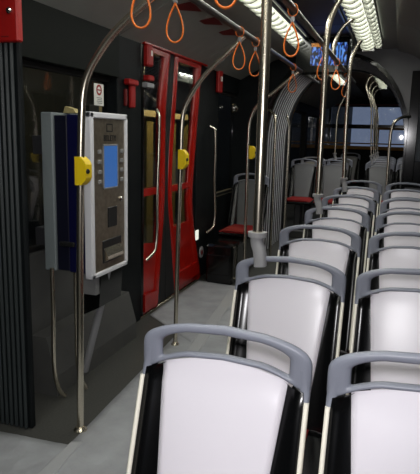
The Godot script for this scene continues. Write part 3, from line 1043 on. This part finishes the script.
# ---------------------------------------------------------------- ticket machine
func build_machine() -> void:
	var o := thing("ticket_machine", "blue and steel ticket machine with small blue screen", "ticket machine", Vector3(-1.6, 0, -2.63))
	# local: x from -0.15 (back) to 0.13 (front), z from 0.2 (near) to -0.19
	var st := new_st()
	span(st, Vector3(-0.01, 0.74, -0.185), Vector3(0.10, 1.56, 0.185), 0.006)
	part("body", st, M.blue, o, "dark blue cabinet body")
	st = new_st()
	span(st, Vector3(-0.085, 0.745, -0.18), Vector3(-0.01, 1.555, 0.18), 0.004)
	part("recess", st, M.machine_dark, o)
	st = new_st()
	span(st, Vector3(-0.155, 0.74, -0.19), Vector3(-0.085, 1.57, 0.195), 0.006)
	part("back_frame", st, M.machine_grey, o, "light grey rear frame")
	st = new_st()
	span(st, Vector3(-0.06, 0.88, 0.178), Vector3(0.03, 0.905, 0.2), 0.004)
	part("side_handle", st, M.ink, o)
	st = new_st()
	span(st, Vector3(-0.28, 0.85, -0.1), Vector3(-0.155, 0.95, 0.1), 0.004)
	part("wall_bracket", st, M.pedestal, o)
	st = new_st()
	span(st, Vector3(-0.28, 1.35, -0.1), Vector3(-0.155, 1.45, 0.1), 0.004)
	part("wall_bracket", st, M.pedestal, o)
	# white bezel round the front
	st = new_st()
	span(st, Vector3(0.095, 0.715, 0.165), Vector3(0.14, 1.575, 0.2), 0.005)
	span(st, Vector3(0.095, 0.715, -0.2), Vector3(0.14, 1.575, -0.178), 0.005)
	span(st, Vector3(0.095, 1.545, -0.2), Vector3(0.14, 1.575, 0.2), 0.005)
	span(st, Vector3(0.095, 0.715, -0.2), Vector3(0.14, 0.74, 0.2), 0.005)
	part("bezel", st, M.machine_white, o, "white frame round the front")
	st = new_st()
	span(st, Vector3(0.10, 0.735, -0.18), Vector3(0.128, 1.548, 0.168), 0.003)
	var fp := part("front_panel", st, M.brushed, o, "brushed steel front panel")
	st = new_st()
	span(st, Vector3(0.125, 1.185, -0.092), Vector3(0.131, 1.405, 0.055), 0.001)
	part("screen", st, M.machine_screen, fp, "lit blue screen")
	st = new_st()
	for e in [[1.405, 1.413, -0.1, 0.063], [1.177, 1.185, -0.1, 0.063]]:
		span(st, Vector3(0.125, e[0], e[2]), Vector3(0.134, e[1], e[3]), 0.001)
	for e in [[-0.1, -0.092], [0.055, 0.063]]:
		span(st, Vector3(0.125, 1.177, e[0]), Vector3(0.134, 1.413, e[1]), 0.001)
	part("screen_frame", st, M.fitting, fp)
	for side in [0.098, -0.142]:
		for k in 4:
			st = new_st()
			box(st, Vector3(0.13, 1.375 - k * 0.052, side), Vector3(0.012, 0.022, 0.03), 0.003)
			part("key", st, M.fitting, fp)
	st = new_st()
	span(st, Vector3(0.124, 0.965, -0.085), Vector3(0.132, 1.075, 0.015), 0.003)
	part("note_slot", st, M.ink, fp, "black slot")
	st = new_st()
	lathe(st, Vector3(0.128, 1.11, -0.13), Vector3.RIGHT, [[0.014, 0.0], [0.014, 0.006], [0.009, 0.01], [0.0, 0.01]], 14)
	part("coin_slot", st, M.chrome, fp)
	# pick-up tray
	st = new_st()
	span(st, Vector3(0.122, 0.775, -0.135), Vector3(0.131, 0.9, 0.075), 0.003)
	part("tray_opening", st, M.ink, fp)
	st = new_st()
	prism(st, PackedVector2Array([Vector2(0.128, 0.78), Vector2(0.155, 0.80), Vector2(0.152, 0.815), Vector2(0.13, 0.86), Vector2(0.128, 0.86)]), Vector3(0, 0, -0.12), Vector3.RIGHT, Vector3.UP, Vector3(0, 0, 0.18))
	part("tray_flap", st, M.steel, fp, "shiny tray flap")
	# heading and pictogram
	var font := SystemFont.new()
	font.font_names = PackedStringArray(["Droid Sans"])
	font.font_weight = 700
	var tm := TextMesh.new()
	tm.text = "BILETY"
	tm.font = font
	tm.font_size = 32
	tm.pixel_size = 0.0013
	tm.depth = 0.002
	var txt := mesh_part("heading", tm, M.ink, fp, "black heading")
	txt.position = Vector3(0.129, 1.445, -0.015)
	txt.rotation.y = PI / 2
	st = new_st()
	span(st, Vector3(0.127, 1.478, -0.045), Vector3(0.1295, 1.484, 0.02), 0.0005)
	span(st, Vector3(0.127, 1.515, -0.045), Vector3(0.1295, 1.521, 0.02), 0.0005)
	span(st, Vector3(0.127, 1.478, -0.045), Vector3(0.1295, 1.521, -0.039), 0.0005)
	span(st, Vector3(0.127, 1.478, 0.014), Vector3(0.1295, 1.521, 0.02), 0.0005)
	part("pictogram", st, M.ink, fp)
	# lower housing and strut
	st = new_st()
	prism(st, PackedVector2Array([Vector2(-0.02, 0.735), Vector2(0.11, 0.735), Vector2(0.095, 0.52), Vector2(0.0, 0.47), Vector2(-0.02, 0.47)]), Vector3(0, 0, -0.19), Vector3.RIGHT, Vector3.UP, Vector3(0, 0, 0.25))
	part("lower_housing", st, M.gloss_black, o)
	st = new_st()
	span(st, Vector3(-0.02, 0.60, 0.06), Vector3(0.1, 0.735, 0.1), 0.004)
	part("hinge_plate", st, M.fitting, o)
	st = new_st()
	tube(st, [Vector3(0.10, 0.73, -0.03), Vector3(0.05, 0.52, -0.045), Vector3(-0.04, 0.24, -0.075), Vector3(-0.10, 0.05, -0.095)], 0.021, 6, 10)
	part("strut", st, M.clamp_grey, o, "slanted grey strut")
	# the two thin bent tubes behind
	var t1 := thing("cable_tube", "thin bent tube below the ticket machine's rear frame", "tube", Vector3(-1.7, 0, -2.5), "thin tubes below the ticket machine")
	st = new_st()
	tube(st, [Vector3(0, 0.76, 0.08), Vector3(0, 0.5, 0.08), Vector3(0, 0.2, 0.085), Vector3(0.01, 0.06, 0.06), Vector3(0.03, 0.01, 0.03)], 0.012, 6, 10)
	part("tube", st, M.steel, t1)
	var t2 := thing("cable_tube", "thin short tube below the ticket machine's blue side", "tube", Vector3(-1.66, 0, -2.55), "thin tubes below the ticket machine")
	st = new_st()
	tube(st, [Vector3(0.02, 0.75, 0.0), Vector3(0.02, 0.4, 0.0), Vector3(0.02, 0.2, 0.0), Vector3(0.03, 0.08, -0.02), Vector3(0.05, 0.01, -0.04)], 0.012, 6, 10)
	part("tube", st, M.steel, t2)
	var cb := thing("card_scrap", "folded pale card lying on top of the ticket machine", "card", Vector3(-1.66, 1.57, -2.55))
	st = new_st()
	prism(st, PackedVector2Array([Vector2(-0.05, 0.0), Vector2(0.06, 0.0), Vector2(0.04, 0.02), Vector2(-0.03, 0.035)]), Vector3(0, 0, 0), Vector3(0.94, 0, 0.34), Vector3.UP, Vector3(0, 0, -0.05))
	part("sheet", st, M.card, cb)

# ---------------------------------------------------------------- smaller fittings
func paper_sheet(label: String, corners: Array, lift: float, seed_n: int, m: Material) -> void:
	var o := thing("protective_paper", label, "paper", Vector3.ZERO, "protective paper on the floor")
	var n := FastNoiseLite.new()
	n.seed = seed_n
	n.frequency = 1.6
	var st := new_st()
	var g := []
	var bottom := []
	for i in 41:
		var v := i / 40.0
		var row := []
		var low := []
		for k in 17:
			var u := k / 16.0
			var a: Vector2 = corners[0].lerp(corners[1], u)
			var b: Vector2 = corners[3].lerp(corners[2], u)
			var p := a.lerp(b, v)
			var y: float = lift + 0.006 * max(0.0, n.get_noise_2d(p.x * 1.5, p.y)) + 0.004 * max(0.0, n.get_noise_2d(p.x * 7.0, p.y * 3.0))
			row.append(Vector3(p.x, y, p.y))
			low.append(Vector3(p.x, 0.0006, p.y))
		g.append(row)
		bottom.append(low)
	sheet(st, g, Vector3.UP)
	for e in [[0, false], [40, false], [0, true], [16, true]]:
		var rim := []
		var cnt: int = 41 if e[1] else 17
		for i in cnt:
			var p: Vector3 = g[i][e[0]] if e[1] else g[e[0]][i]
			rim.append([p, Vector3(p.x, 0.0006, p.z)])
		var mid: Vector3 = g[20][8]
		sheet(st, rim, (rim[cnt / 2][0] - mid).normalized())
	part("sheet", st, m, o)

func build_fittings() -> void:
	paper_sheet("long grey paper strip on the floor along the white seats", [Vector2(-1.335, -1.2), Vector2(-0.6, -1.2), Vector2(-0.6, -4.9), Vector2(-1.50, -4.2)], 0.003, 1, M.paper)
	paper_sheet("grey paper sheet across the floor at the ribbed column", [Vector2(-1.80, -2.04), Vector2(-1.80, -1.2), Vector2(-1.34, -1.2), Vector2(-1.375, -2.06)], 0.004, 2, M.paper)
	paper_sheet("grey paper sheet on the floor before the red door", [Vector2(-1.84, -3.95), Vector2(-1.30, -3.5), Vector2(-1.25, -5.05), Vector2(-1.84, -5.12)], 0.006, 3, M.paper)
	paper_sheet("narrow pale paper fold beside the nearest floor pole", [Vector2(-1.36, -1.5), Vector2(-1.27, -1.5), Vector2(-1.335, -2.1), Vector2(-1.38, -2.08)], 0.010, 4, M.paper_edge)
	paper_sheet("narrow pale paper fold on the floor before the wheel box", [Vector2(-1.27, -3.3), Vector2(-1.19, -3.3), Vector2(-1.36, -5.05), Vector2(-1.46, -5.05)], 0.012, 5, M.paper_edge)
	# monitor
	var mo := thing("monitor", "black ceiling monitor showing a blue picture", "monitor", Vector3(-0.745, 2.25, -5.45))
	var st := new_st()
	span(st, Vector3(-0.275, -0.18, -0.12), Vector3(0.235, 0.15, 0.0), 0.012)
	part("housing", st, M.gloss_black, mo)
	st = new_st()
	span(st, Vector3(-0.2, 0.145, -0.1), Vector3(0.2, 0.164, -0.02), 0.006)
	part("bracket", st, M.pedestal, mo)
	var qm := QuadMesh.new()
	qm.size = Vector2(0.335, 0.205)
	var scr := mesh_part("screen", qm, screen_material(), mo, "lit screen with blue and orange picture")
	scr.position = Vector3(0.035, -0.005, 0.0015)
	var al := AreaLight3D.new()
	al.name = "screen_light"
	al.area_size = Vector2(0.33, 0.2)
	al.light_energy = 0.01
	al.light_color = Color(0.45, 0.6, 1.0)
	al.area_range = 20.0
	al.shadow_enabled = true
	mo.add_child(al)
	al.position = Vector3(0.035, -0.005, 0.004)
	al.rotation.y = PI
	# red emergency box at top left
	var eb := thing("emergency_box", "red emergency box on top of the ribbed column", "box", Vector3(-1.64, 1.98, -2.09))
	st = new_st()
	span(st, Vector3(-0.06, -0.13, -0.01), Vector3(0.055, 0.2, 0.03), 0.006)
	part("cover", st, M.red_dull, eb)
	st = new_st()
	lathe(st, Vector3(0.02, -0.005, 0.03), Vector3(0, 0, 1), [[0.0, 0.0], [0.014, 0.0], [0.014, 0.01], [0.008, 0.016], [0.0, 0.016]], 14)
	part("knob", st, M.chrome, eb, "small chrome knob")
	st = new_st()
	span(st, Vector3(-0.03, -0.112, 0.03), Vector3(0.01, -0.106, 0.032), 0.0005)
	part("slot", st, M.dark_red, eb)
	# sticker on the window
	var sk := thing("notice_sticker", "white notice sticker with red print above the ticket machine", "sticker", Vector3(-1.90, 1.715, -3.27))
	st = new_st()
	span(st, Vector3(0.0, -0.07, -0.06), Vector3(0.004, 0.07, 0.06), 0.001)
	part("sheet", st, M.white_mark, sk)
	st = new_st()
	lathe(st, Vector3(0.004, 0.03, 0.0), Vector3.RIGHT, [[0.022, 0.0], [0.022, 0.001], [0.034, 0.001], [0.034, 0.0]], 24)
	span(st, Vector3(0.004, 0.026, -0.03), Vector3(0.0052, 0.034, 0.03), 0.0002)
	part("print", st, M.red_dull, sk)
	for k in 4:
		st = new_st()
		span(st, Vector3(0.004, -0.022 - k * 0.011, -0.038), Vector3(0.005, -0.018 - k * 0.011, 0.03 - 0.01 * (k % 2)), 0.0002)
		part("print_line", st, M.fitting, sk)
	# red hammer holder
	var hh := thing("hammer_holder", "red emergency hammer holder on the dark pillar above the machine", "hammer", Vector3(-1.86, 1.745, -3.6))
	st = new_st()
	span(st, Vector3(0.0, -0.095, -0.075), Vector3(0.03, 0.095, -0.01), 0.008)
	part("hammer_body", st, M.red_dull, hh)
	st = new_st()
	span(st, Vector3(0.0, 0.06, -0.085), Vector3(0.05, 0.1, 0.06), 0.008)
	part("hammer_head", st, M.red_dull, hh)
	st = new_st()
	span(st, Vector3(0.0, -0.085, 0.035), Vector3(0.02, 0.03, 0.06), 0.004)
	part("clip", st, M.dark_red, hh)
	# red boxes by the door
	var rb := thing("door_release", "red door release box at the top of the near door leaf", "box", Vector3(-1.84, 2.04, -3.86))
	st = new_st()
	span(st, Vector3(-0.02, -0.075, -0.075), Vector3(0.03, 0.08, 0.02), 0.012)
	part("cover", st, M.red_dull, rb)
	st = new_st()
	span(st, Vector3(0.03, 0.0, -0.05), Vector3(0.032, 0.04, -0.025), 0.0005)
	part("label_plate", st, M.white_mark, rb)
	var rk := thing("door_valve", "small red valve knob with pale plate below the release box", "valve", Vector3(-1.84, 1.84, -3.87))
	st = new_st()
	span(st, Vector3(-0.02, 0.02, -0.06), Vector3(0.04, 0.06, 0.03), 0.008)
	part("knob", st, M.red_dull, rk)
	st = new_st()
	span(st, Vector3(-0.02, -0.03, -0.075), Vector3(0.03, 0.005, 0.045), 0.004)
	part("plate", st, M.clamp_grey, rk)
	var rh := thing("pillar_release", "red release handle high on the dark pillar past the door", "box", Vector3(-1.88, 2.05, -5.68))
	st = new_st()
	span(st, Vector3(0, -0.14, -0.07), Vector3(0.04, 0.1, 0.06), 0.01)
	part("cover", st, M.red_dull, rh)
	st = new_st()
	box(st, Vector3(0.046, 0.0, -0.005), Vector3(0.012, 0.05, 0.04), 0.003)
	part("label_plate", st, M.white_mark, rh)
	# reflector with its flash glint put in as glow, and round sign
	var rf := thing("reflector_glow", "small white reflector low on the dark pillar, flash glint added as glow", "button", Vector3(-1.885, 0.47, -5.15))
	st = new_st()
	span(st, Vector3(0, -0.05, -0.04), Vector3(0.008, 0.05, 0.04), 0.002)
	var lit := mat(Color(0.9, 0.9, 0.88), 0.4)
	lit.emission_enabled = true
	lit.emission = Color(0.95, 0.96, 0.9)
	lit.emission_energy_multiplier = 0.8  # emission stands in for the flash thrown back by the reflector
	part("glint_face", st, lit, rf)
	var kn := thing("glint_disc", "small round chrome disc added for a glint on the dark wall left of the thick pole", "disc", Vector3(-1.88, 1.78, -6.3))  # chrome dome added to give the flash glint on the wall
	st = new_st()
	lathe(st, Vector3.ZERO, Vector3(1, 0, 0.2), [[0.0, 0.0], [0.05, 0.0], [0.055, 0.02], [0.045, 0.045], [0.025, 0.06], [0.0, 0.065]], 20)
	part("dome", st, M.chrome, kn)
	var rs := thing("round_sign", "round white sign with red centre low on the dark pillar", "sign", Vector3(-1.885, 0.262, -5.30))
	st = new_st()
	lathe(st, Vector3.ZERO, Vector3.RIGHT, [[0.062, 0.0], [0.062, 0.006], [0.05, 0.008], [0.0, 0.008]], 24)
	part("disc", st, M.clamp_grey, rs)
	st = new_st()
	lathe(st, Vector3(0.008, 0, 0), Vector3.RIGHT, [[0.026, 0.0], [0.026, 0.004], [0.0, 0.004]], 20)
	part("centre", st, M.dark_red, rs)
	# thin dark red triangles on the cove above the door
	var tl := ["leftmost dark red triangle on the cove above the door", "middle dark red triangle on the cove above the door", "rightmost dark red triangle on the cove above the door"]
	for k in 3:
		var z: float = [-3.65, -4.15, -4.62][k]
		var t := thing("red_triangle", tl[k], "sticker", Vector3(-1.40, 2.352, z), "red triangles on the cove")
		st = new_st()
		var along := Vector3(-0.18, -0.0615, 0)
		var nrm := Vector3(0.32, -0.94, 0).normalized()
		prism(st, PackedVector2Array([Vector2(0.0, 0.0), Vector2(1.0, 0.12), Vector2(0.15, -0.26)]), nrm * 0.002, along, Vector3(0, 0, 1), nrm * 0.003)
		part("film", st, M.dark_red, t)

func screen_material() -> StandardMaterial3D:
	var w := 84
	var h := 52
	var img := Image.create(w, h, false, Image.FORMAT_RGB8)
	var n := FastNoiseLite.new()
	n.seed = 9
	n.frequency = 0.09
	for y in h:
		for x in w:
			var c := Color(0.02, 0.03, 0.07)
			var v := n.get_noise_2d(x * 1.6, y * 0.7)
			if v > 0.02:
				c = Color(0.12, 0.3, 0.75)
			if v > 0.22:
				c = Color(0.45, 0.65, 0.95)
			if y < 9 and x < 34:
				c = Color(0.85, 0.55, 0.2) if n.get_noise_2d(x * 3.0, y * 3.0) > -0.1 else Color(0.4, 0.25, 0.12)
			var dx := x - 66.0
			if abs(dx) < 9 and y > 6 and y < 44 and (x / 3) % 2 == 0:
				c = Color(0.35, 0.6, 0.95)
			img.set_pixel(x, y, c)
	var t := ImageTexture.create_from_image(img)
	var m := StandardMaterial3D.new()
	m.albedo_color = Color(0.02, 0.02, 0.03)
	m.roughness = 0.3
	m.emission_enabled = true
	m.emission_texture = t
	m.emission = Color(1, 1, 1)
	m.emission_operator = BaseMaterial3D.EMISSION_OP_MULTIPLY
	m.emission_energy_multiplier = 0.8
	return m
